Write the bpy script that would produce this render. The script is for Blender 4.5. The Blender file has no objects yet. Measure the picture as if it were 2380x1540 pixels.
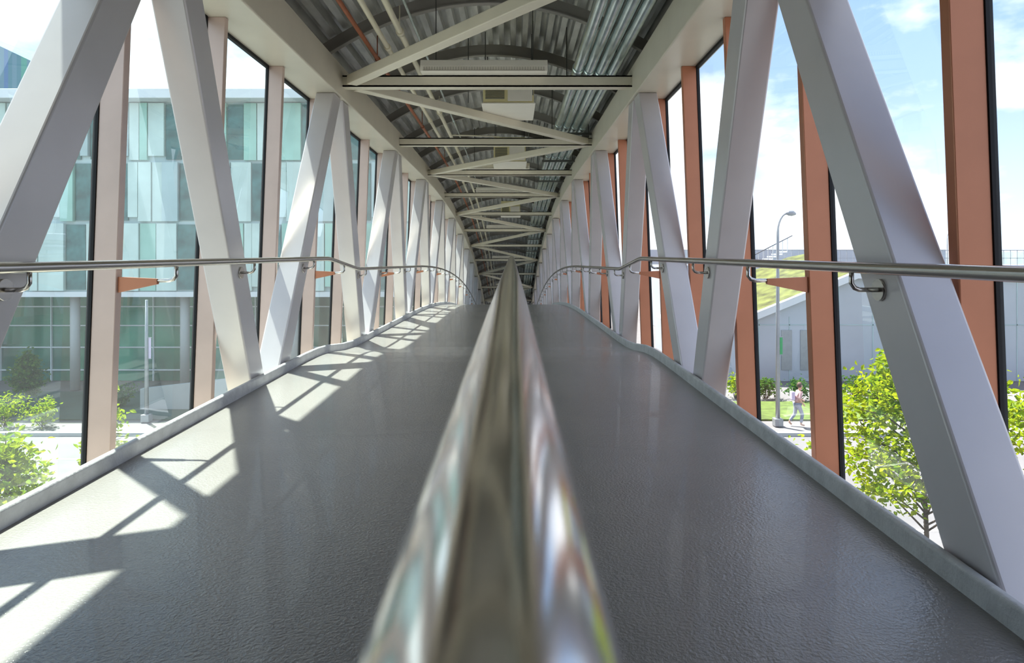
import bpy, bmesh, math, random
from mathutils import Vector, Matrix
random.seed(7)
C=bpy.context.scene.collection
H0=6.3   # eye height above street level
S=3.7    # truss bay length
Y0,Y1=-7.4,48.1

# ------------------------------------------------------------------ profiles
def D(y): return 0.0045*(y-13)**2 if y>13 else 0.0
def interp(y,t):
    if y<=t[0][0]: return t[0][1]
    for (a,b),(c,d) in zip(t,t[1:]):
        if y<=c: return b+(d-b)*(y-a)/(c-a)
    return t[-1][1]
FL=[(-4,-1.06),(1.5,-1.02),(5.8,-.93),(6.3,-.922),(6.7,-.922),(7.1,-.94),(7.7,-.995),(8.2,-1.022),(8.8,-1.03)]
RL=[(-4,-.10),(1.7,-.032),(6.6,.03),(6.75,.031),(6.9,.022),(8.0,-.078),(8.15,-.085),(12,-.09)]
CR=[(-4,-.16),(0,-.084),(1.04,-.060),(4.5,0),(6.6,.03),(6.75,.031),(6.9,.022),(8.0,-.078),(8.15,-.085),(12,-.09)]
def fz(y): return H0+interp(y,FL)-D(y)
def rz(y): return H0+interp(y,RL)-D(y)
def cz(y): return H0+interp(y,CR)-D(y)
def yl(a,b,step=0.6,extra=()):
    n=int((b-a)/step)+1
    v=[a+(b-a)*i/n for i in range(n+1)]+list(extra)
    return sorted(set(round(x,4) for x in v if a<=x<=b))
YS=yl(Y0,Y1,.6,(5.8,6.3,6.6,6.75,6.9,7.1,7.7,8.0,8.2,8.8))

# ------------------------------------------------------------------ materials
def mat(name,col,rough=.5,metal=0,var=.06,scale=6,bump=0,bscale=80,stretch=None,spec=.5,coat=0):
    m=bpy.data.materials.new(name); m.use_nodes=True
    nt=m.node_tree; b=nt.nodes['Principled BSDF']
    tc=nt.nodes.new('ShaderNodeTexCoord'); mp=nt.nodes.new('ShaderNodeMapping')
    nt.links.new(tc.outputs['Object'],mp.inputs[0])
    if stretch: mp.inputs['Scale'].default_value=stretch
    n=nt.nodes.new('ShaderNodeTexNoise'); n.inputs['Scale'].default_value=scale; n.inputs['Detail'].default_value=4
    nt.links.new(mp.outputs[0],n.inputs[0])
    r=nt.nodes.new('ShaderNodeValToRGB')
    r.color_ramp.elements[0].position=.3; r.color_ramp.elements[1].position=.7
    r.color_ramp.elements[0].color=tuple(max(0,c*(1-var)) for c in col)+(1,)
    r.color_ramp.elements[1].color=tuple(min(1,c*(1+var)) for c in col)+(1,)
    nt.links.new(n.outputs['Fac'],r.inputs[0]); nt.links.new(r.outputs[0],b.inputs['Base Color'])
    b.inputs['Roughness'].default_value=rough; b.inputs['Metallic'].default_value=metal
    b.inputs['Specular IOR Level'].default_value=spec
    b.inputs['Coat Weight'].default_value=coat
    if bump:
        n2=nt.nodes.new('ShaderNodeTexNoise'); n2.inputs['Scale'].default_value=bscale; n2.inputs['Detail'].default_value=3
        nt.links.new(mp.outputs[0],n2.inputs[0])
        bp=nt.nodes.new('ShaderNodeBump'); bp.inputs['Strength'].default_value=bump; bp.inputs['Distance'].default_value=.01
        nt.links.new(n2.outputs['Fac'],bp.inputs['Height']); nt.links.new(bp.outputs[0],b.inputs['Normal'])
    return m
M={}
M['truss']=mat('white_paint',(.62,.59,.60),.28,.15,.03,3)
M['chord']=mat('cream_paint',(.68,.63,.53),.36,0,.03,3)
M['beam']=mat('beam_paint',(.75,.70,.58),.4,0,.04,3)
M['rib']=mat('rib_paint',(.40,.38,.355),.5,.1,.06,3)
M['deck']=mat('galvanised_deck',(.80,.80,.78),.34,.6,.18,9,stretch=(1,.2,1))
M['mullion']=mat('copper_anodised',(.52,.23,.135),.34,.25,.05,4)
M['mullion_glare']=mat('copper_anodised_glare',(.60,.465,.415),.32,.2,.05,4)  # paler copy of the copper, left-side glare put into its colour
M['gasket']=mat('black_rubber',(.012,.012,.014),.6)
M['curb']=mat('curb_paint',(.54,.54,.55),.45,0,.10,12,.4,60)
M['floor']=mat('grey_epoxy_floor',(.265,.248,.235),.21,0,.08,1.3,.38,95,spec=.8,coat=.1)
M['steel']=mat('brushed_stainless',(.55,.52,.49),.22,1,.10,14,stretch=(6,.25,6))
M['crail']=mat('worn_stainless',(.74,.71,.68),.12,1,.10,30,.02,40,stretch=(4,.06,4))
M['galv']=mat('galvanised_pipe',(.70,.80,.80),.24,.85,.2,5)
M['cream']=mat('cream_enamel',(.88,.80,.48),.4,0,.03,5)
M['creampipe']=mat('cream_pipe',(.80,.75,.60),.35,0,.05,5)
M['rustpipe']=mat('red_oxide_pipe',(.40,.15,.08),.45,.2,.15,8)
M['white']=mat('white_enamel',(.93,.89,.80),.35,0,.02,5)
M['louver']=mat('louver_metal',(.62,.58,.50),.35,.1,.05,9)
M['hang']=mat('dark_strut',(.16,.16,.15),.45,.5,.1,9)
M['asphalt']=mat('asphalt',(.145,.143,.145),.9,0,.12,.8,.2,30)
M['pave']=mat('pavement',(.165,.16,.158),.9,0,.10,.9,.2,30)
M['forecourt']=mat('forecourt',(.06,.10,.08),.8,0,.14,.9,.2,30)
M['line']=mat('road_paint',(.6,.6,.58),.7)
M['grass']=mat('lawn',(.085,.13,.022),.9,0,.35,3,.6,40)
M['sedum']=mat('sedum_roof',(.095,.11,.025),.9,0,.6,1.6,.6,20)
M['conc']=mat('pale_concrete',(.36,.38,.39),.7,0,.05,1)
M['wallblue']=mat('pale_blue_render',(.40,.44,.49),.6,0,.06,.5)
M['roofw']=mat('roof_white',(.62,.66,.70),.5,0,.04,.5)
M['bark']=mat('bark',(.10,.075,.05),.9,0,.3,12,.5,30)
M['dark']=mat('dark_metal',(.06,.07,.08),.5,.3)
M['post']=mat('lamp_grey',(.30,.32,.34),.4,.4)
M['p_white']=mat('panel_white',(.48,.60,.58),.18,0,.16,.5)
M['p_green']=mat('panel_green',(.28,.49,.43),.15,0,.2,.5)
M['p_teal']=mat('panel_teal',(.17,.36,.34),.12,0,.3,.7)
M['p_grey']=mat('panel_grey',(.37,.48,.50),.16,0,.16,.5)
M['p_win']=mat('panel_window',(.05,.15,.15),.06,0,.5,1.2)
M['banner_g']=mat('banner_green',(.05,.35,.12),.7)
M['banner_w']=mat('banner_lilac',(.55,.48,.62),.7)
M['skin']=mat('skin',(.55,.33,.24),.5)
M['shirt']=mat('pink_cloth',(.55,.36,.36),.8)
M['trouser']=mat('grey_cloth',(.25,.27,.34),.8)
M['hair']=mat('hair',(.10,.06,.04),.7)
M['ac_dark']=mat('grille_grey',(.28,.28,.24),.5)
M['store']=mat('ground_glazing',(.016,.17,.11),.06,0,.85,.35,stretch=(1,1,.6))  # green mottling paints tree reflections into the glazing colour
def glassm(name,tint,haze):
    m=bpy.data.materials.new(name); m.use_nodes=True; nt=m.node_tree; nt.nodes.clear()
    o=nt.nodes.new('ShaderNodeOutputMaterial'); mx=nt.nodes.new('ShaderNodeMixShader')
    t=nt.nodes.new('ShaderNodeBsdfTransparent'); t.inputs[0].default_value=tint
    g=nt.nodes.new('ShaderNodeBsdfGlossy'); g.inputs['Roughness'].default_value=.01; g.inputs[0].default_value=(.9,.95,1,1)
    n=nt.nodes.new('ShaderNodeTexNoise'); n.inputs['Scale'].default_value=1.2
    bp=nt.nodes.new('ShaderNodeBump'); bp.inputs['Strength'].default_value=.06; bp.inputs['Distance'].default_value=.05
    nt.links.new(n.outputs['Fac'],bp.inputs['Height']); nt.links.new(bp.outputs[0],g.inputs['Normal'])
    lw=nt.nodes.new('ShaderNodeLayerWeight'); lw.inputs[0].default_value=.5
    pw=nt.nodes.new('ShaderNodeMath'); pw.operation='POWER'; pw.inputs[1].default_value=4; nt.links.new(lw.outputs['Facing'],pw.inputs[0])
    f=nt.nodes.new('ShaderNodeMath'); f.operation='MULTIPLY_ADD'; f.inputs[1].default_value=.35; f.inputs[2].default_value=.10; nt.links.new(pw.outputs[0],f.inputs[0])
    nt.links.new(f.outputs[0],mx.inputs[0]); nt.links.new(t.outputs[0],mx.inputs[1]); nt.links.new(g.outputs[0],mx.inputs[2])
    tr=nt.nodes.new('ShaderNodeBsdfTranslucent'); tr.inputs[0].default_value=(.93,1,.97,1)
    m2=nt.nodes.new('ShaderNodeMixShader'); m2.inputs[0].default_value=haze  # translucent share imitates bright haze on the panes
    nt.links.new(mx.outputs[0],m2.inputs[1]); nt.links.new(tr.outputs[0],m2.inputs[2]); nt.links.new(m2.outputs[0],o.inputs[0]); return m
M['glass']=glassm('window_glass',(.82,.955,.915,1),.035)
M['glass_clear']=glassm('window_glass_clear',(.93,.955,.965,1),.015)
def leafm(name,c1,c2):
    m=bpy.data.materials.new(name); m.use_nodes=True; nt=m.node_tree; nt.nodes.clear()
    o=nt.nodes.new('ShaderNodeOutputMaterial'); mx=nt.nodes.new('ShaderNodeMixShader'); mx.inputs[0].default_value=.5
    d=nt.nodes.new('ShaderNodeBsdfDiffuse'); t=nt.nodes.new('ShaderNodeBsdfTranslucent')
    n=nt.nodes.new('ShaderNodeTexNoise'); n.inputs['Scale'].default_value=5
    tc=nt.nodes.new('ShaderNodeTexCoord'); nt.links.new(tc.outputs['Object'],n.inputs[0])
    r=nt.nodes.new('ShaderNodeValToRGB'); r.color_ramp.elements[0].position=.35; r.color_ramp.elements[1].position=.65
    r.color_ramp.elements[0].color=c1+(1,); r.color_ramp.elements[1].color=c2+(1,)
    nt.links.new(n.outputs['Fac'],r.inputs[0])
    for s in (d,t): nt.links.new(r.outputs[0],s.inputs[0])
    nt.links.new(d.outputs[0],mx.inputs[1]); nt.links.new(t.outputs[0],mx.inputs[2]); nt.links.new(mx.outputs[0],o.inputs[0]); return m
M['leaf']=leafm('leaf_green',(.14,.25,.012),(.40,.46,.02))
M['leaf2']=leafm('leaf_dark',(.04,.13,.035),(.13,.24,.04))
def stripes():
    m=bpy.data.materials.new('coloured_fins'); m.use_nodes=True; nt=m.node_tree; b=nt.nodes['Principled BSDF']
    tc=nt.nodes.new('ShaderNodeTexCoord'); sp=nt.nodes.new('ShaderNodeSeparateXYZ'); nt.links.new(tc.outputs['Object'],sp.inputs[0])
    v=nt.nodes.new('ShaderNodeTexVoronoi'); v.voronoi_dimensions='1D'; v.inputs['Scale'].default_value=3.2
    nt.links.new(sp.outputs[0],v.inputs['W']); s2=nt.nodes.new('ShaderNodeSeparateColor'); nt.links.new(v.outputs['Color'],s2.inputs[0])
    r=nt.nodes.new('ShaderNodeValToRGB'); r.color_ramp.interpolation='CONSTANT'
    cols=[(0,(.03,.11,.15)),(.3,(.04,.18,.15)),(.5,(.06,.13,.18)),(.7,(.18,.32,.15)),(.8,(.03,.09,.2)),(.9,(.25,.33,.33))]
    e=r.color_ramp.elements; e[0].color=cols[0][1]+(1,); e[1].position=.3; e[1].color=cols[1][1]+(1,)
    for p,c in cols[2:]:
        x=e.new(p); x.color=c+(1,)
    nt.links.new(s2.outputs[0],r.inputs[0]); nt.links.new(r.outputs[0],b.inputs['Base Color']); b.inputs['Roughness'].default_value=.25
    return m
M['fins']=stripes()

# ------------------------------------------------------------------ helpers
def obj(name,me,m=None,parent=None,loc=None,smooth=False):
    o=bpy.data.objects.new(name,me); C.objects.link(o)
    if m is not None and me is not None: me.materials.append(M[m] if isinstance(m,str) else m)
    if smooth:
        for p in me.polygons: p.use_smooth=True
    if parent: o.parent=parent
    if loc: o.location=loc
    return o
def raw(name,v,f,m=None,parent=None,smooth=False,origin=None):
    if origin is None and v:
        xs=[min(p[i] for p in v) for i in range(3)]; xm=[max(p[i] for p in v) for i in range(3)]
        origin=((xs[0]+xm[0])/2,(xs[1]+xm[1])/2,xs[2])
    if origin is None: origin=(0,0,0)
    ov=Vector(origin)
    me=bpy.data.meshes.new(name); me.from_pydata([tuple(Vector(p)-ov) for p in v],[],f)
    bm=bmesh.new(); bm.from_mesh(me); bmesh.ops.recalc_face_normals(bm,faces=bm.faces); bm.to_mesh(me); bm.free()
    o=obj(name,me,m,parent,None,smooth)
    pl=Vector((0,0,0))
    if parent is not None: pl=Vector(parent.location)
    o.location=ov-pl
    return o
def tag(o,label,cat,group=None,kind=None):
    o['label']=label
    if kind!='structure': o['category']=cat
    if group: o['group']=group
    if kind: o['kind']=kind
    return o
def struct(o,label): o['label']=label; o['kind']='structure'; return o
def bev(o,w=.006,s=2):
    b=o.modifiers.new('bevel','BEVEL'); b.width=w; b.segments=s; b.limit_method='ANGLE'; return o
BF=[(0,1,2,3),(7,6,5,4),(0,4,5,1),(1,5,6,2),(2,6,7,3),(3,7,4,0)]
def boxv(x0,x1,y0,y1,z0,z1): return [(x0,y0,z0),(x1,y0,z0),(x1,y1,z0),(x0,y1,z0),(x0,y0,z1),(x1,y0,z1),(x1,y1,z1),(x0,y1,z1)]
def box(name,x0,x1,y0,y1,z0,z1,m,parent=None,b=0):
    o=raw(name,boxv(x0,x1,y0,y1,z0,z1),BF,m,parent)
    if b: bev(o,b)
    return o
def multibox(name,boxes,m,parent=None,b=0):
    v=[];f=[]
    for bx in boxes:
        n=len(v); v+=bx if len(bx)==8 else boxv(*bx); f+=[tuple(i+n for i in q) for q in BF]
    o=raw(name,v,f,m,parent)
    if b: bev(o,b)
    return o
def tubegeo(path,r,n=14,cap=True):
    P=[Vector(p) for p in path]; v=[];f=[]
    up=None
    for i,p in enumerate(P):
        t=(P[min(i+1,len(P)-1)]-P[max(i-1,0)]).normalized()
        if up is None: up=Vector((0,0,1)) if abs(t.z)<.9 else Vector((1,0,0))
        a=t.cross(up)
        if a.length<1e-4: a=t.cross(Vector((1,0.1,0)))
        a.normalize(); b=a.cross(t).normalized(); up=b
        rr=r[i] if isinstance(r,(list,tuple)) else r
        for k in range(n):
            an=2*math.pi*k/n; v.append(tuple(p+a*math.cos(an)*rr+b*math.sin(an)*rr))
    for i in range(len(P)-1):
        for k in range(n):
            f.append((i*n+k,i*n+(k+1)%n,(i+1)*n+(k+1)%n,(i+1)*n+k))
    if cap: f.append(tuple(range(n))); f.append(tuple((len(P)-1)*n+k for k in range(n)))
    return v,f
def tube(name,path,r,m,parent=None,n=14):
    v,f=tubegeo(path,r,n); o=raw(name,v,f,m,parent)
    for p in o.data.polygons: p.use_smooth=len(p.vertices)==4
    return o
def tubes(name,lst,m,parent=None,n=12):
    v=[];f=[]
    for path,r in lst:
        a,b=tubegeo(path,r,n); k=len(v); v+=a; f+=[tuple(i+k for i in q) for q in b]
    o=raw(name,v,f,m,parent)
    for p in o.data.polygons: p.use_smooth=len(p.vertices)==4
    return o
def empty(name,loc):
    o=bpy.data.objects.new(name,None); C.objects.link(o); o.location=loc; o.empty_display_size=.2; return o
def sweep(name,sec,ys,zf,m,closed=True,parent=None):
    n=len(sec); v=[];f=[]
    for y in ys:
        for x,z in sec: v.append((x,y,z+zf(y)))
    for i in range(len(ys)-1):
        for k in range(n if closed else n-1):
            f.append((i*n+k,i*n+(k+1)%n,(i+1)*n+(k+1)%n,(i+1)*n+k))
    if closed: f.append(tuple(range(n))); f.append(tuple((len(ys)-1)*n+k for k in range(n)))
    return raw(name,v,f,m,parent)

# ------------------------------------------------------------------ bridge floor and kerbs
fl=sweep('floor',[(-1.94,-.12),(1.41,-.12),(1.41,0),(-1.94,0)],YS,fz,'floor'); struct(fl,'grey glossy textured epoxy walkway rising to a crest')
for p in fl.data.polygons:
    if abs(p.normal.z)>.5: p.use_smooth=False
for i,(xa,xb) in enumerate(((-1.935,-1.90),(1.37,1.405))):
    o=sweep('trim_%d'%(i+1),[(xa,-.14),(xb,-.14),(xb,.07),(xb-.008,.078),(xa+.008,.078),(xa,.07)],YS,fz,'curb')
    bev(o,.005); struct(o,'pale painted upstand kerb along the walkway edge')
# ------------------------------------------------------------------ top chords
zc=lambda y:H0-D(y)
YC=yl(Y0,Y1,.9)
for nm,xa,xb in (('top_chord',-2.25,-1.82),('top_chord',1.29,1.72)):
    o=sweep(nm,[(xa,1.76),(xb,1.76),(xb,2.10),(xa,2.10)],YC,zc,'chord'); bev(o,.012,3)
    tag(o,'long cream painted steel box beam above the windows','beam','top chords of the truss')
for nm,xa,xb in (('bottom_chord',-2.33,-2.0),('bottom_chord',1.47,1.80)):
    o=sweep(nm,[(xa,-1.62),(xb,-1.62),(xb,-1.20),(xa,-1.20)],YC,zc,'chord'); bev(o,.012,3)
    tag(o,'long cream painted steel box beam below the windows','beam','bottom chords of the truss')

# ------------------------------------------------------------------ diagonals
def diag(side,yb,yt):
    w=.27/2
    if side<0: tb=(-2.16,-1.965); tt=(-2.04,-1.845)
    else: tb=(1.435,1.63); tt=(1.315,1.51)
    zb=H0-1.20-D(yb); zt=H0+1.76-D(yt)
    v=[(tb[0],yb-w,zb),(tb[1],yb-w,zb),(tb[1],yb+w,zb),(tb[0],yb+w,zb),(tt[0],yt-w,zt),(tt[1],yt-w,zt),(tt[1],yt+w,zt),(tt[0],yt+w,zt)]
    o=raw('diagonal_brace',v,BF,'truss'); bev(o,.012,3)
    tag(o,'white painted square steel diagonal between walkway edge and top beam','steel brace','truss diagonals'); return o
nb=int(round((Y1-Y0)/S))
for side in (-1,1):
    for k in range(nb):
        ya=Y0+k*S; ym=ya+S/2; yb=ya+S
        if yb<.5: continue
        g=.145
        diag(side,ym-g,ya+g+.02); diag(side,ym+g,yb-g-.02)
# ------------------------------------------------------------------ cross beams, roof bracing, ribs
XC=-.265
for k in range(1,nb+1):
    y=Y0+k*S; z=H0-D(y)
    o=multibox('cross_beam',[(-1.82,1.29,y-.07,y+.07,z+1.88,z+1.895),(-1.82,1.29,y-.07,y+.07,z+1.985,z+2.0),(-1.82,1.29,y-.006,y+.006,z+1.89,z+1.99),(-1.82,1.29,y-.07,y-.055,z+1.88,z+2.0)],'beam')
    tag(o,'cream steel cross beam spanning between the top beams','beam','roof cross beams')
for k in range(0,nb):
    y0=Y0+k*S; y1=y0+S
    idx=round(y0/S)
    xa,xb=(-1.80,1.27) if idx%2==0 else (1.27,-1.80)
    za=H0-D(y0)+1.885; zb=H0-D(y1)+1.885
    dx,dy=xb-xa,y1-y0; L=math.hypot(dx,dy); nx,ny=-dy/L*.06,dx/L*.06
    ux,uy=dx/L*.14,dy/L*.14; xa+=ux;ya=y0+uy;xb-=ux;yb=y1-uy
    v=[(xa+nx,ya+ny,za),(xa-nx,ya-ny,za),(xb-nx,yb-ny,zb),(xb+nx,yb+ny,zb)]
    v+=[(p[0],p[1],p[2]+.1) for p in v]
    o=raw('roof_brace',v,BF,'beam'); bev(o,.008)
    tag(o,'cream steel tube bracing diagonally under the roof','steel brace','roof wind braces')
def arc(x,a=1.98,zs=2.10,rise=.72): 
    t=(x-XC)/a; return zs+rise*(1-t*t)
for k in range(0,2*nb+1):
    y=Y0+k*S/2; z=H0-D(y)
    if y<-4: continue
    v=[];f=[]
    n=30; segs=[]
    for (ya,yb,lo,hi) in ((y-.008,y+.008,-.02,.12),(y-.04,y+.04,-.03,-.018)):
        base=len(v)
        for i in range(n+1):
            x=XC-1.86+3.72*i/n; za=arc(x)+z
            v+=[(x,ya,za+lo),(x,yb,za+lo),(x,yb,za+hi),(x,ya,za+hi)]
        for i in range(n):
            for q in range(4):
                f.append((base+i*4+q,base+i*4+(q+1)%4,base+(i+1)*4+(q+1)%4,base+(i+1)*4+q))
        f.append((base,base+1,base+2,base+3)); f.append(tuple(base+n*4+q for q in range(4)))
    o=raw('arched_rib',v,f,'rib'); tag(o,'grey steel arched roof rib carrying the metal deck','roof rib','arched roof ribs')
# corrugated deck
sec=[];x=XC-2.0; pitch=.15; i=0
while x<XC+2.0:
    for dx,dz in ((0,0),(.06,0),(.068,.10),(.142,.10)):
        if x+dx<=XC+2.02: sec.append((x+dx,arc(x+dx,2.0)+.125+dz))
    x+=pitch
o=sweep('ceiling',sec,yl(Y0,Y1,1.2),zc,'deck',closed=False); so=o.modifiers.new('s','SOLIDIFY'); so.thickness=.004
struct(o,'corrugated galvanised metal deck on an arched roof')
for i,(xa,xb) in enumerate(((-2.27,-2.20),(1.68,1.75))):
    o=sweep('trim_%d'%(i+3),[(xa,2.102),(xb,2.102),(xb,2.32),(xa,2.32)],YC,zc,'rib'); struct(o,'grey metal eaves closure strip')

# ------------------------------------------------------------------ windows
n=0
ny=int(round((Y1-Y0)/(S/3)))
for side in (-1,1):
    for k in range(ny):
        y=Y0+k*S/3; y2=y+S/3
        if y<1.1: continue
        n+=1
        dm=.14
        if side<0: it,ib=-2.06,-2.17
        else: it,ib=1.53,1.64
        ot,ob=it+side*dm,ib+side*dm
        z0a,z0b=H0-1.20-D(y),H0-1.20-D(y2); z1a,z1b=H0+1.76-D(y),H0+1.76-D(y2)
        w=raw('window_%d'%n,[(ob,y+.025,z0a),(ob,y2-.025,z0b),(ot,y2-.025,z1b),(ot,y+.025,z1a)],[(0,1,2,3)],'glass' if side<0 else 'glass_clear')
        struct(w,'tall clear glass pane between copper coloured mullions')
        v=[(ib,y-.028,z0a),(ob-side*.014,y-.028,z0a),(ob-side*.014,y+.028,z0a),(ib,y+.028,z0a),(it,y-.028,z1a),(ot-side*.014,y-.028,z1a),(ot-side*.014,y+.028,z1a),(it,y+.028,z1a)]
        m_=raw('mullion',v,BF,'mullion' if side>0 else 'mullion_glare',w); bev(m_,.004)
        e=.012
        v=[(ob-side*.014,y-.034,z0a),(ob+side*e,y-.034,z0a),(ob+side*e,y+.034,z0a),(ob-side*.014,y+.034,z0a),(ot-side*.014,y-.034,z1a),(ot+side*e,y-.034,z1a),(ot+side*e,y+.034,z1a),(ot-side*.014,y+.034,z1a)]
        raw('gasket',v,BF,'gasket',w)
        a,b=sorted((ot-side*.02,ot+side*.01))
        v=[(a,y+.04,z1a-.025),(b,y+.04,z1a-.025),(b,y2-.04,z1b-.025),(a,y2-.04,z1b-.025),(a,y+.04,z1a),(b,y+.04,z1a),(b,y2-.04,z1b),(a,y2-.04,z1b)]
        raw('head_frame',v,BF,'gasket',w)
# unseen solid walls added around the viewpoint to darken near steel and floor
o=box('wall_block_left',-2.30,-2.18,Y0-.05,1.15,H0-1.19,H0+1.75,'rib'); struct(o,'plain grey wall panel added out of view to block light')
o=box('wall_block_right',1.65,1.77,Y0-.05,1.15,H0-1.19,H0+1.75,'rib'); struct(o,'plain grey wall panel added out of view to block light')

# ------------------------------------------------------------------ handrails
def rail(x,zf,ya,yb,r,m,name='handrail',n=16):
    ys=yl(ya,yb,.3,(6.6,6.75,6.9,8.0,8.15))
    return tube(name,[(x,y,zf(y)) for y in ys],r,m,None,n)
RX={-1:-1.82,1:1.28}
for side in (-1,1):
    x=RX[side]
    rr=rail(x,rz,-3,46,.021,'steel')
    tag(rr,'brushed stainless steel handrail bracketed off the window side','handrail','side handrails')
    for k in range(nb):
        ya=Y0+k*S; ym=ya+S/2; yb=ya+S
        for (yb_,yt_) in ((ym-.13,ya+.15),(ym+.13,yb-.15)):
            fr=(-.09+1.22)/(1.765+1.22)
            y=yb_+(yt_-yb_)*fr
            if y<1 or y>40: continue
            z=rz(y)
            fx=(-1.965+ (.12)*fr) if side<0 else (1.435-.12*fr)
            b=tubes('bracket',[([(x,y,z-.018),(x,y,z-.06),(x+side*.012,y,z-.078),(x+side*.03,y,z-.085),(fx-side*.006,y,z-.085)],.009),
                ([(fx-side*.012,y,z-.085),(fx+side*.006,y,z-.085)],.042)],'steel',rr,14)
        for ym2 in (ya,):
            if ym2<1 or ym2>40: continue
            y=ym2; z=rz(y)
            fr=(1.2-.1)/(2.96); mx_=(-2.17+.11*fr) if side<0 else (1.64-.11*fr)
            xi=x+side*.10
            v=[]
            for yy in (y-.012,y+.012):
                v+=[(mx_,yy,z-.16),(xi,yy,z-.115),(xi,yy,z-.085),(mx_,yy,z-.075)]
            f=[(0,1,2,3),(7,6,5,4),(0,4,5,1),(1,5,6,2),(2,6,7,3),(3,7,4,0)]
            raw('outrigger',v,f,'mullion',rr)
            tubes('bracket',[([(x,y,z-.018),(x,y,z-.07),(x+side*.015,y,z-.088),(x+side*.04,y,z-.095),(xi+side*.05,y,z-.095)],.011)],'steel',rr,12)
cr=rail(-.004,cz,-2.2,40,.0255,'crail',n=40)
tag(cr,'thick worn stainless steel centre handrail dividing the walkway','handrail')
for k in range(22):
    y=-1.2+k*1.85
    a=cz(y)-.02; b=fz(y)
    tubes('post',[([(-.004,y,b),(-.004,y,a)],.019),([(-.004,y,b),(-.004,y,b+.012)],.05)],'steel',cr,16)

# ------------------------------------------------------------------ services under the roof
YP=yl(-3.0,44,1.2)
for i,(x,zz) in enumerate(((.74,2.17),(.872,2.165),(1.004,2.16),(1.136,2.155))):
    lst=[([(x,y,zc(y)+zz) for y in YP],.056)]
    for k in range(13):
        y=1.4+k*3.1+.05*i
        lst.append(([(x,y,zc(y)+zz),(x,y+.12,zc(y+.12)+zz)],.063))
    o=tubes('conduit_pipe',lst,'galv',None,16); tag(o,'galvanised steel pipe hung beneath the metal roof','pipe','galvanised pipes under the roof')
for k in range(14):
    y=2.2+k*S/1.25
    z=zc(y)
    lst=[(.62,1.29,y-.02,y+.02,z+2.055,z+2.095)]
    for xx in (.65,1.24): lst.append((xx-.006,xx+.006,y-.006,y+.006,z+2.09,z+arc(xx)+.12))
    o=multibox('pipe_hanger',lst,'hang'); tag(o,'dark steel strut hanger carrying the pipes','pipe hanger','pipe hangers')
for i,(x,zz,r,m_) in enumerate(((-1.12,2.30,.03,'creampipe'),(-1.30,2.24,.026,'creampipe'),(-1.46,2.20,.022,'rustpipe'),(-.98,2.36,.014,'galv'))):
    lst=[([(x,y,zc(y)+zz) for y in YP],r)]
    for k in range(10):
        y=3.1+k*3.7+.3*i; lst.append(([(x,y,zc(y)+zz),(x,y+.08,zc(y)+zz)],r*1.35))
        if i in (0,2):
            lst.append(([(x,y,zc(y)+zz),(x,y,zc(y)+zz+.25)],.006))
    if i==0:
        for k in range(6):
            y=5+k*3.7*1.0; z=zc(y)+zz
            lst.append(([(x,y,z),(x+.35,y+.05,z),(x+.9,y+.05,z-.02)],.013)); lst.append(([(x+.9,y+.05,z-.02),(x+.9,y+.05,z-.13)],.009)); lst.append(([(x+.9,y+.05,z-.13),(x+.9,y+.05,z-.145)],.025))
    o=tubes('service_pipe',lst,m_,None,12)
    tag(o,{'creampipe':'cream painted service pipe running under the roof','rustpipe':'red oxide painted service pipe beside cream pipes','galv':'thin galvanised conduit beside cream pipes'}[m_],'pipe','service pipes')
for (x,y) in ((.15,5.2),(.25,8.2),(-.55,8.6),(.3,12.2)):
    z=zc(y); o=tube('hanger_rod',[(x,y,z+2.0),(x,y,z+arc(x)+.12)],.006,'hang',None,8); tag(o,'thin dark threaded hanger rod','hanger rod','hanger rods')
def fixture(y,w=1.34):
    z=H0-D(y)
    e=empty('light_fixture',(XC-.03,y,z+2.0))
    x0,x1=XC-.03-w/2,XC-.03+w/2
    v=[]
    for x in (x0,x1):
        v+=[(x,y-.11,z+2.002),(x,y+.10,z+2.002),(x,y+.10,z+2.05),(x,y+.06,z+2.125),(x,y-.09,z+2.125),(x,y-.11,z+2.06)]
    f=[(0,1,2,3,4,5),(11,10,9,8,7,6)]+[(i,(i+1)%6,(i+1)%6+6,i+6) for i in range(6)]
    h=raw('housing',v,f,'white',e); bev(h,.004)
    bx=[(x0+.03,x1-.03,y-.118,y-.11,z+2.004,z+2.012)]
    for i in range(46):
        x=x0+.04+i*(w-.08)/45; bx.append((x-.004,x+.004,y-.118,y-.11,z+2.01,z+2.045))
    multibox('louver',bx,'louver',e)
    multibox('hanger',[(x0+.15,x0+.16,y-.005,y+.005,z+2.1,z+arc(x0+.15)+.12),(x1-.16,x1-.15,y-.005,y+.005,z+2.1,z+arc(x1-.15)+.12)],'hang',e)
    tag(e,'long white fluorescent light fixture above a cross beam','light fixture','ceiling light fixtures')
for y in (7.28,14.8-.1,18.5-.1,25.8,33.2,40.5): fixture(y)
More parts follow.
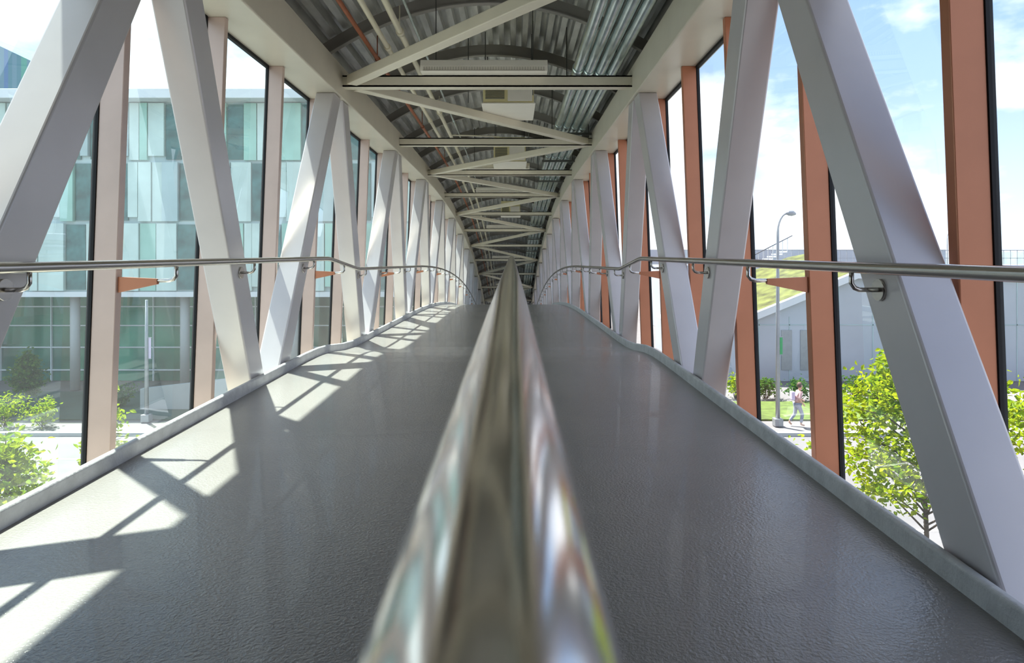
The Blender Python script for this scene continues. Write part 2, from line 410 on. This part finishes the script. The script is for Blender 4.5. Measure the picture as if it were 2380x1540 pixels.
def acunit(y):
    z=H0-D(y)
    e=empty('air_conditioner',(XC+.05,y+.4,z+2.0)); x0,x1=XC-.12+.02,XC+.54
    b=box('body',x0,x1,y,y+1.0,z+2.0,z+2.48,'cream',e,.012)
    bx=[(x0+.03,x0+.27,y-.012,y,z+2.05,z+2.06),(x0+.03,x0+.27,y-.012,y,z+2.26,z+2.27)]
    for i in range(12): bx.append((x0+.03,x0+.27,y-.012,y,z+2.068+i*.016,z+2.074+i*.016))
    multibox('grille',bx,'ac_dark',e)
    box('panel',x0+.31,x1-.02,y-.015,y,z+2.02,z+2.30,'white',e,.004)
    box('drain_pan',x0-.02,x1+.02,y-.02,y+1.0,z+1.985,z+2.0,'white',e,.003)
    multibox('hanger',[(x0+.02,x0+.032,y+.1,y+.112,z+2.45,z+2.93),(x1-.032,x1-.02,y+.1,y+.112,z+2.45,z+2.9),(x0+.02,x0+.032,y+.9,y+.912,z+2.45,z+2.93),(x1-.032,x1-.02,y+.9,y+.912,z+2.45,z+2.9)],'hang',e)
    tag(e,'cream boxed air conditioning unit hung from the arched roof','air conditioner','hung air conditioning units')
acunit(8.6); acunit(13.6); acunit(22.9)
z=zc(Y1)
o=multibox('wall_far',[(-2.3,-1.1,Y1+.02,Y1+.2,z-1.6,z+2.9),(.6,1.8,Y1+.02,Y1+.2,z-1.6,z+2.9),(-1.1,.6,Y1+.02,Y1+.2,z+1.2,z+2.9)],'rib'); struct(o,'end wall of the bridge around the doorway')
o=box('door_1',-1.1,.6,Y1+.08,Y1+.14,z-1.1,z+1.2,'p_win'); struct(o,'dark glazed door at the bridge end')
o=box('wall_block_near',-2.4,1.9,Y0-.3,Y0-.06,H0-1.6,H0+3.1,'rib'); struct(o,'unseen grey end wall added behind the viewpoint to block light')  # closes the unseen end, added to darken faces turned to the camera

# ------------------------------------------------------------------ streets
g=raw('ground',[(-300,-60,-.02),(300,-60,-.02),(300,600,-.02),(-300,600,-.02)],[(0,1,2,3)],'pave'); tag(g,'pale paved ground beneath the bridge','ground',kind='stuff')
o=box('road',-120,120,13.2,24.6,-.02,.0,'asphalt'); tag(o,'pale grey asphalt road passing under the bridge','road')
o=box('forecourt',-50,-6,27.2,33.0,-.01,.04,'forecourt'); tag(o,'dark green grey paved forecourt of the glass building','paving',kind='stuff')
for yy in (16.0,19.0,21.8):
    for k in range(-10,11):
        x=k*7+ (2.5 if yy<17 else 0)
        if abs(x)<3.4 or abs(x)>50: continue
        o=box('lane_marking',x-1.4,x+1.4,yy-.07,yy+.07,.0,.006,'line'); tag(o,'white painted dash on the asphalt road','road marking','lane markings')
for ya,yb in ((12.9,13.2),(24.6,24.85)):
    o=box('kerb',-80,80,ya,yb,-.02,.14,'conc',None,.02); tag(o,'pale concrete street kerb beside the road','kerb','street kerbs')
o=box('lawn',7.5,45,27.1,30.6,-.01,.05,'grass'); tag(o,'strip of mown green lawn before the low building','lawn',kind='stuff')

def leaves(name,pts,size,m,parent,nper,spread):
    v=[];f=[]
    for p in pts:
        for _ in range(nper):
            d=Vector((random.gauss(0,1),random.gauss(0,1),random.gauss(0,.8)))*spread
            c=Vector(p)+d
            a=Vector((random.uniform(-1,1),random.uniform(-1,1),random.uniform(-.7,.5))).normalized()
            b=a.cross(Vector((random.uniform(-1,1),random.uniform(-1,1),random.uniform(-1,1)))).normalized()
            s=size*random.uniform(.7,1.3)
            k=len(v); nn=a.cross(b)*s*.12
            for q in (c-a*s*.5, c-a*s*.1+b*s*.32+nn, c+a*s*.2+b*s*.26+nn, c+a*s*.6, c+a*s*.2-b*s*.26+nn, c-a*s*.1-b*s*.32+nn): v.append(tuple(q))
            f+=[(k,k+1,k+2,k+3),(k,k+3,k+4,k+5)]
    o=raw(name,v,f,m,parent); return o
def tree(x,y,h,cr,trunk_h,label,leafmat='leaf',nbr=34,nper=34,size=.11,spread=.16,tr=.05):
    e=empty('tree',(x,y,0)); lst=[]; tips=[]
    top=Vector((x,y,h*.93))
    P=[Vector((x,y,0)),Vector((x+.04,y,trunk_h)),Vector((x-.03,y+.03,(trunk_h+h)/2)),top]
    lst.append(([tuple(p) for p in P],[tr,tr*.8,tr*.5,tr*.15]))
    for i in range(nbr):
        t=(i+.5)/nbr; z0=trunk_h+(h*.85-trunk_h)*t
        an=i*2.4+random.uniform(-.3,.3)
        prof=math.sin(math.pi*min(1,(.22+.78*t)**.8))*.9+.15
        L=cr*prof*random.uniform(.75,1.1)
        d=Vector((math.cos(an),math.sin(an),.75))
        a=Vector((x,y,z0)); m1=a+d*L*.5; m2=m1+Vector((math.cos(an),math.sin(an),.25))*L*.5
        lst.append(([tuple(a),tuple(m1),tuple(m2)],[tr*.38,tr*.22,tr*.07]))
        tips+= [m1,m2,(m1+m2)/2]
        for q in range(2):
            s=m1+Vector((random.uniform(-1,1),random.uniform(-1,1),random.uniform(-.2,.6)))*L*.4
            lst.append(([tuple(m1),tuple(s)],[tr*.15,tr*.05])); tips.append(s)
    tips.append(top)
    tubes('trunk',lst,'bark',e,7)
    leaves('foliage',tips,size,leafmat,e,nper,spread)['kind']='stuff'
    tag(e,label,'tree'); return e
tree(7.25,12.0,5.4,1.6,1.5,'young leafy bright green street tree beside the road',nper=32,nbr=50,size=.105,spread=.18)
tree(10.9,12.5,5.6,1.2,1.6,'bright green street tree beside another young tree',nper=22,nbr=38)
tree(-8.75,11.8,3.6,.85,.6,'sparse yellow green young tree by the pavement',nper=15,nbr=32,size=.115)
tree(-7.45,12.6,4.1,.40,1.2,'slender sparse yellow green sapling by the pavement',nper=8,nbr=22,size=.11,tr=.03,spread=.12)
tree(-20.3,28.6,2.7,.5,.7,'small dark green sapling outside the glass building','leaf2',nbr=20,nper=22,size=.14,spread=.13,tr=.035)
tree(-9.0,27.0,2.3,.5,.7,'small sapling in the forecourt of the glass building','leaf2',nbr=16,nper=16,size=.14,spread=.13,tr=.035)
def shrub(name,x,y,r,h,m,label):
    e=empty(name,(x,y,0)); pts=[];st=[]
    for i in range(14):
        an=random.uniform(0,6.28); q=random.uniform(0,r*.8)
        p=(x+math.cos(an)*q,y+math.sin(an)*q,h*random.uniform(.3,.9)); pts.append(p); st.append(([(x+math.cos(an)*q*.2,y,0),p],[.015,.006]))
    tubes('stem',st,'bark',e,6); leaves('foliage',pts,.13,m,e,30,r*.22)['kind']='stuff'
    tag(e,label,'shrub','shrubs'); return e
for (x,y,r,h,m_) in ((-19.2,25.9,.9,1.2,'leaf'),(-18.0,26.2,.8,1.0,'leaf'),(-20.6,26.4,.9,.9,'leaf2'),(-17.0,29.5,.8,.9,'leaf2'),(-22.5,27.5,1,1.1,'leaf')):
    shrub('shrub',x,y,r,h,m_,'low yellow green shrub in a planting bed' if m_=='leaf' else 'low dark green shrub in a planting bed')
for k in range(8):
    shrub('shrub',10.3+k*1.35,31.2+random.uniform(-.3,.3),.75,1.0,'leaf2' if k%3 else 'leaf','rounded green hedge shrub along the lawn edge')

# ------------------------------------------------------------------ glass building
bx0,bx1,by=-46,-4.6,33.0
bld=empty('office_building',(-25,by,0)); tag(bld,'modern office building clad in pale green glass panels on columns','building')
box('body',bx0,bx1,by+.1,by+16,4.85,14.0,'p_grey',bld)
box('roof_parapet',bx0-.4,bx1+.4,by-.9,by+16,14.0,14.45,'roofw',bld,.03)
box('soffit',bx0,bx1,by-.05,by+16,4.6,4.85,'roofw',bld)
fbands=[(4.85,8.2),(8.2,11.15),(11.15,14.0)]
kinds=['p_white','p_green','p_teal','p_grey']
pan={k:[] for k in kinds}; wins=[]
for (za,zb) in fbands:
    x=bx0+random.uniform(0,.8); lastw=False
    while x<bx1-.3:
        w=random.choice((.4,.5,.65,.8,1.0))
        r=random.random(); t=random.uniform(0,.12)
        if r<.30 and not lastw:
            w=random.choice((.8,1.0,1.2))
            if x+w>bx1: break
            wins.append((x,x+w*.96,za,zb)); lastw=True
        else:
            if x+w>bx1: w=bx1-x
            k=random.choice(('p_white','p_white','p_white','p_grey','p_grey','p_green','p_green'))
            pan[k].append((x+.02,x+w-.02,by-.02-t,by+.1,za+.05+random.choice((0,0,.2)),zb-.05)); lastw=False
        x+=w
for k,l in pan.items():
    if l:
        o=multibox('cladding',l,k,bld); o['label']={'p_white':'milky white glass panels','p_green':'pale green glass panels','p_teal':'teal glass panels','p_grey':'blue grey glass panels'}[k]
for (xa,xb,za,zb) in wins:
    w=box('window',xa+.03,xb,by+.02,by+.08,za+.1,zb-.1,'p_win',bld)
    multibox('window_frame',[(xa+.02,xb,by-.02,by+.09,za+.5+.9,za+.5+.96),(xa+.02,xa+.06,by-.02,by+.09,za+.1,zb-.1),(xb-.04,xb,by-.02,by+.09,za+.1,zb-.1)],'p_teal',w)
box('ground_glazing',bx0,bx1,by+3.2,by+3.4,0,4.6,'store',bld)
fr=[]
for zz in (.55,1.75,2.9,3.9): fr.append((bx0,bx1,by+3.1,by+3.2,zz,zz+.06))
k=bx0
while k<bx1: fr.append((k,k+.05,by+3.08,by+3.2,0,4.6)); k+=2.7
multibox('glazing_frame',fr,'roofw',bld)
for x in (-43.1,-37.7,-32.3,-26.9,-21.5,-16.1,-10.7,-5.6): tube('column',[(x,by+.6,0),(x,by+.6,4.6)],.22,'conc',bld,20)
v=[(-62,44,13.5),(-30.5,44,13.5),(-30.5,56,13.5),(-62,56,13.5),(-62,44,34),(-30.5,44,19),(-30.5,56,19),(-62,56,34)]
raw('rooftop_volume',v,BF,'fins',bld)['label']='dark glass block with coloured vertical fins'
o=raw('ramp_wall',[(-15.8,29,0),(-7,29,0),(-7,29.3,0),(-15.8,29.3,0),(-15.8,29,.9),(-7,29,1.9),(-7,29.3,1.9),(-15.8,29.3,.9)],BF,'conc'); tag(o,'pale concrete ramp wall before the glass building','wall')

# ------------------------------------------------------------------ low building with sedum roof
ly=36.0
lb=empty('low_building',(20,ly,0)); tag(lb,'low pale building with a sloping planted roof','building')
prof=[(10.5,0),(32,0),(32,5.4),(18.1,5.4),(10.5,2.3)]
v=[(x,ly,z) for x,z in prof]+[(x,ly+14,z) for x,z in prof]
raw('body',v,[tuple(range(5)),tuple(range(9,4,-1))]+[(i,(i+1)%5,(i+1)%5+5,i+5) for i in range(5)],'wallblue',lb)
def strip(name,pts,th,ya,yb,m,parent,lift=0):
    v=[];f=[]
    for (x,z) in pts: v+=[(x,ya,z+lift),(x,yb,z+lift),(x,yb,z+th+lift),(x,ya,z+th+lift)]
    for i in range(len(pts)-1):
        for q in range(4): f.append((i*4+q,i*4+(q+1)%4,(i+1)*4+(q+1)%4,(i+1)*4+q))
    f+= [(0,1,2,3),tuple((len(pts)-1)*4+q for q in range(4))]
    return raw(name,v,f,m,parent)
strip('parapet',[(10.2,2.2),(18.1,5.42),(32,5.42)],.38,ly-.3,ly+.1,'roofw',lb)
v=[(10.3,ly+.12,2.5),(18.2,ly+.12,5.75),(10.3,ly+9,3.6),(18.2,ly+9,6.6),(19.2,ly+9,6.8),(18.9,ly+.12,5.8)]
raw('planted_roof',v,[(0,1,3,2),(1,5,4,3)],'sedum',lb)
multibox('window_strip',[(14.2,14.75,ly-.04,ly+.02,.6,2.7),(15.2,15.7,ly-.04,ly+.02,.6,2.7),(20,21.2,ly-.04,ly+.02,.8,2.6),(22.5,23.7,ly-.04,ly+.02,.8,2.6)],'post',lb)
multibox('wall_joint',[(x,x+.05,ly-.02,ly+.01,0,3.4 if x<16 else 5.3) for x in (13,14.6,17.2,19,21.8,24.2,26.6)]+[(12,31,ly-.02,ly+.01,2.95,3.0)],'p_grey',lb)
st=[]
for i in range(16):
    x=14.0+i*.33; z=3.9+i*.17; st.append((x,x+.36,47,49,z+.5,z+.6)); st.append((x,x+.03,47,47.05,z+.6,z+1.5))
es=multibox('outdoor_stair',st,'conc'); tag(es,'outdoor concrete stair with slender baluster railing','stair')
tube('stair_rail',[(14.0,47,5.4+.0),(19.3,47,8.1)],.03,'dark',es,8)
o=box('distant_building',20,75,118,135,0,8.4,'wallblue'); tag(o,'long low pale building on the horizon','building','distant buildings')
o=box('distant_building',85,140,110,135,0,8.0,'p_grey'); tag(o,'long grey low building on the horizon','building','distant buildings')
o=multibox('railing',[(15+i*.6,15.04+i*.6,60,60.04,6.0,7.3) for i in range(60)]+[(15,51,60,60.05,7.28,7.34),(15,51,60,60.05,6.6,6.64)],'post'); tag(o,'pale steel railing along a raised deck','railing')
o=box('raised_deck',14,52,60,72,0,6.0,'wallblue'); tag(o,'pale raised parking deck beyond the planted roof','deck')

def lamp(x,y,h,banner=None,label='',arm=.35):
    e=empty('street_lamp',(x,y,0))
    path=[(x,y,0),(x,y,h*.5),(x,y,h-.8)]; rr=[.085,.07,.05]
    if arm:
        for i in range(1,7):
            a=i/6*math.pi*.5; path.append((x+arm*(1-math.cos(a)),y,h-.8+.75*math.sin(a))); rr.append(.04)
    tube('pole',path,rr,'post',e,12)
    box('base',x-.16,x+.16,y-.16,y+.16,0,.3,'post',e,.02)
    if arm:
        hx=x+arm
        v,f=tubegeo([(hx-.05,y,h-.04),(hx+.05,y,h-.03),(hx+.2,y,h-.03),(hx+.34,y,h-.07)],[.04,.10,.12,.04],12)
        raw('lamp_head',v,f,'post',e)
    if banner:
        z0,z1,m_,w=banner
        box('banner',x+.08,x+.08+w,y-.01,y+.01,z0,z1,m_,e)
        multibox('banner_arm',[(x,x+w+.1,y-.012,y+.012,z0-.03,z0),(x,x+w+.1,y-.012,y+.012,z1,z1+.03)],'post',e)
    tag(e,label,'street lamp')
lamp(10.2,26.2,8.2,(2.75,3.4,'banner_g',.1),'tall grey street lamp with a small green banner')
lamp(51,80,9.8,None,'distant grey street lamp beyond the buildings')
lamp(-14.4,26.9,5.6,(2.5,3.3,'banner_w',.10),'slender grey pole with a pale street banner',arm=0)

# ------------------------------------------------------------------ person walking
def skinfig(name,pts,edges,radii,m,parent,base):
    me=bpy.data.meshes.new(name); me.from_pydata(pts,edges,[])
    o=obj(name,me,m,parent)
    sm=o.modifiers.new('skin','SKIN'); me_sv=me.skin_vertices[0].data if me.skin_vertices else None
    if me_sv is None:
        bm=bmesh.new(); bm.from_mesh(me); bm.verts.layers.skin.verify(); bm.to_mesh(me); bm.free(); me_sv=me.skin_vertices[0].data
    for i,r in enumerate(radii): me_sv[i].radius=(r,r) if not isinstance(r,tuple) else r
    me_sv[0].use_root=True
    s=o.modifiers.new('sub','SUBSURF'); s.levels=2; s.render_levels=2
    return o
px,py=10.95,26.2
pe=empty('person',(px,py,0)); tag(pe,'person in pink top and grey trousers walking on the pavement','person')
P=[(0,0,.86),(.02,0,1.05),(.05,0,1.25),(.07,0,1.36),(.10,0,1.44),(.12,0,1.53),(.13,0,1.60),
   (.06,-.17,1.31),(.0,-.22,1.06),(.14,-.22,.88),(.2,-.21,.80),
   (.06,.17,1.31),(.12,.22,1.07),(.30,.21,.95),(.37,.2,.90),
   (.0,-.09,.82),(.16,-.09,.46),(.10,-.09,.08),(.25,-.09,.04),
   (.0,.09,.82),(-.06,.09,.45),(-.28,.09,.14),(-.18,.09,.04)]
E=[(0,1),(1,2),(2,3),(3,4),(4,5),(5,6),(2,7),(7,8),(8,9),(9,10),(2,11),(11,12),(12,13),(13,14),(0,15),(15,16),(16,17),(17,18),(0,19),(19,20),(20,21),(21,22)]
R=[.11,.10,.12,.05,.055,.095,.075,.05,.04,.03,.035,.05,.04,.03,.035,.08,.055,.035,.035,.08,.055,.035,.035]
skinfig('body',P,E,R,'skin',pe,0)
skinfig('shirt',[P[0],P[1],P[2],(.06,0,1.32),P[7],P[8],P[11],P[12]],[(0,1),(1,2),(2,3),(2,4),(4,5),(2,6),(6,7)],[.125,.118,.135,.09,.065,.055,.065,.055],'shirt',pe,0)
skinfig('trousers',[(0,0,.88),P[15],P[16],(.10,-.09,.13),P[19],P[20],(-.26,.09,.18)],[(0,1),(1,2),(2,3),(0,4),(4,5),(5,6)],[.125,.095,.07,.055,.095,.07,.055],'trouser',pe,0)
me=bpy.data.meshes.new('hair'); bm=bmesh.new(); bmesh.ops.create_icosphere(bm,subdivisions=3,radius=.105)
for v_ in bm.verts:
    v_.co.z*=1.1
    if v_.co.x>.03 and v_.co.z<.05: v_.co.x=.03
bm.to_mesh(me); bm.free(); obj('hair',me,'hair',pe,(.09,0,1.575),True)
o=box('backpack',px-.26,px-.12,py-.13,py+.13,1.0,1.34,'banner_w',None,.04); tag(o,'lilac backpack worn on the back of a walker','backpack')

# ------------------------------------------------------------------ light
sd=bpy.data.lights.new('sun','SUN'); sd.energy=12; sd.angle=.016; sd.color=(1,.95,.88)
so=bpy.data.objects.new('sun',sd); C.objects.link(so); so.location=(-10,10,30)
so.rotation_euler=Vector((-.31,.33,.89)).to_track_quat('Z','Y').to_euler()
w=bpy.data.worlds.new('World'); bpy.context.scene.world=w; w.use_nodes=True; nt=w.node_tree; nt.nodes.clear()
out=nt.nodes.new('ShaderNodeOutputWorld'); bg=nt.nodes.new('ShaderNodeBackground'); nt.links.new(bg.outputs[0],out.inputs[0])
tc=nt.nodes.new('ShaderNodeTexCoord'); sp=nt.nodes.new('ShaderNodeSeparateXYZ'); nt.links.new(tc.outputs['Generated'],sp.inputs[0])
r=nt.nodes.new('ShaderNodeValToRGB'); e=r.color_ramp.elements
e[0].position=0; e[0].color=(.56,.65,.77,1); e[1].position=.6; e[1].color=(.14,.26,.52,1)
x=e.new(.22); x.color=(.29,.41,.62,1)
nt.links.new(sp.outputs[2],r.inputs[0])
mp=nt.nodes.new('ShaderNodeMapping'); mp.inputs['Scale'].default_value=(1,1,2.2); mp.inputs['Location'].default_value=(.35,.1,.12)
nt.links.new(tc.outputs['Generated'],mp.inputs[0])
nz=nt.nodes.new('ShaderNodeTexNoise'); nz.inputs['Scale'].default_value=3.2; nz.inputs['Detail'].default_value=8; nz.inputs['Roughness'].default_value=.55
nt.links.new(mp.outputs[0],nz.inputs[0])
ma=nt.nodes.new('ShaderNodeMath'); ma.operation='MULTIPLY_ADD'; ma.inputs[1].default_value=-.02; nt.links.new(sp.outputs[0],ma.inputs[0]); nt.links.new(nz.outputs['Fac'],ma.inputs[2])
cr_=nt.nodes.new('ShaderNodeValToRGB'); cr_.color_ramp.elements[0].position=.44; cr_.color_ramp.elements[1].position=.60
nt.links.new(ma.outputs[0],cr_.inputs[0])
mx=nt.nodes.new('ShaderNodeMix'); mx.data_type='RGBA'; nt.links.new(cr_.outputs[0],mx.inputs['Factor'])
nt.links.new(r.outputs[0],mx.inputs['A']); mx.inputs['B'].default_value=(.86,.86,.88,1)
nt.links.new(mx.outputs['Result'],bg.inputs[0]); bg.inputs[1].default_value=1.5

sc=bpy.context.scene
sc.view_settings.view_transform='Standard'; sc.view_settings.exposure=.42
try: sc.view_settings.look='Medium High Contrast'
except Exception as ex: print('look',ex)
cam=bpy.data.cameras.new('camera'); co=bpy.data.objects.new('camera',cam); C.objects.link(co)
co.location=(0,0,H0); co.rotation_euler=(math.radians(90),0,0)
cam.lens=24; cam.sensor_width=36; cam.shift_y=-162/2380; cam.shift_x=-0.000; cam.clip_start=.02; cam.clip_end=1500
cam.dof.use_dof=True; cam.dof.focus_distance=7.0; cam.dof.aperture_fstop=11
sc.camera=co
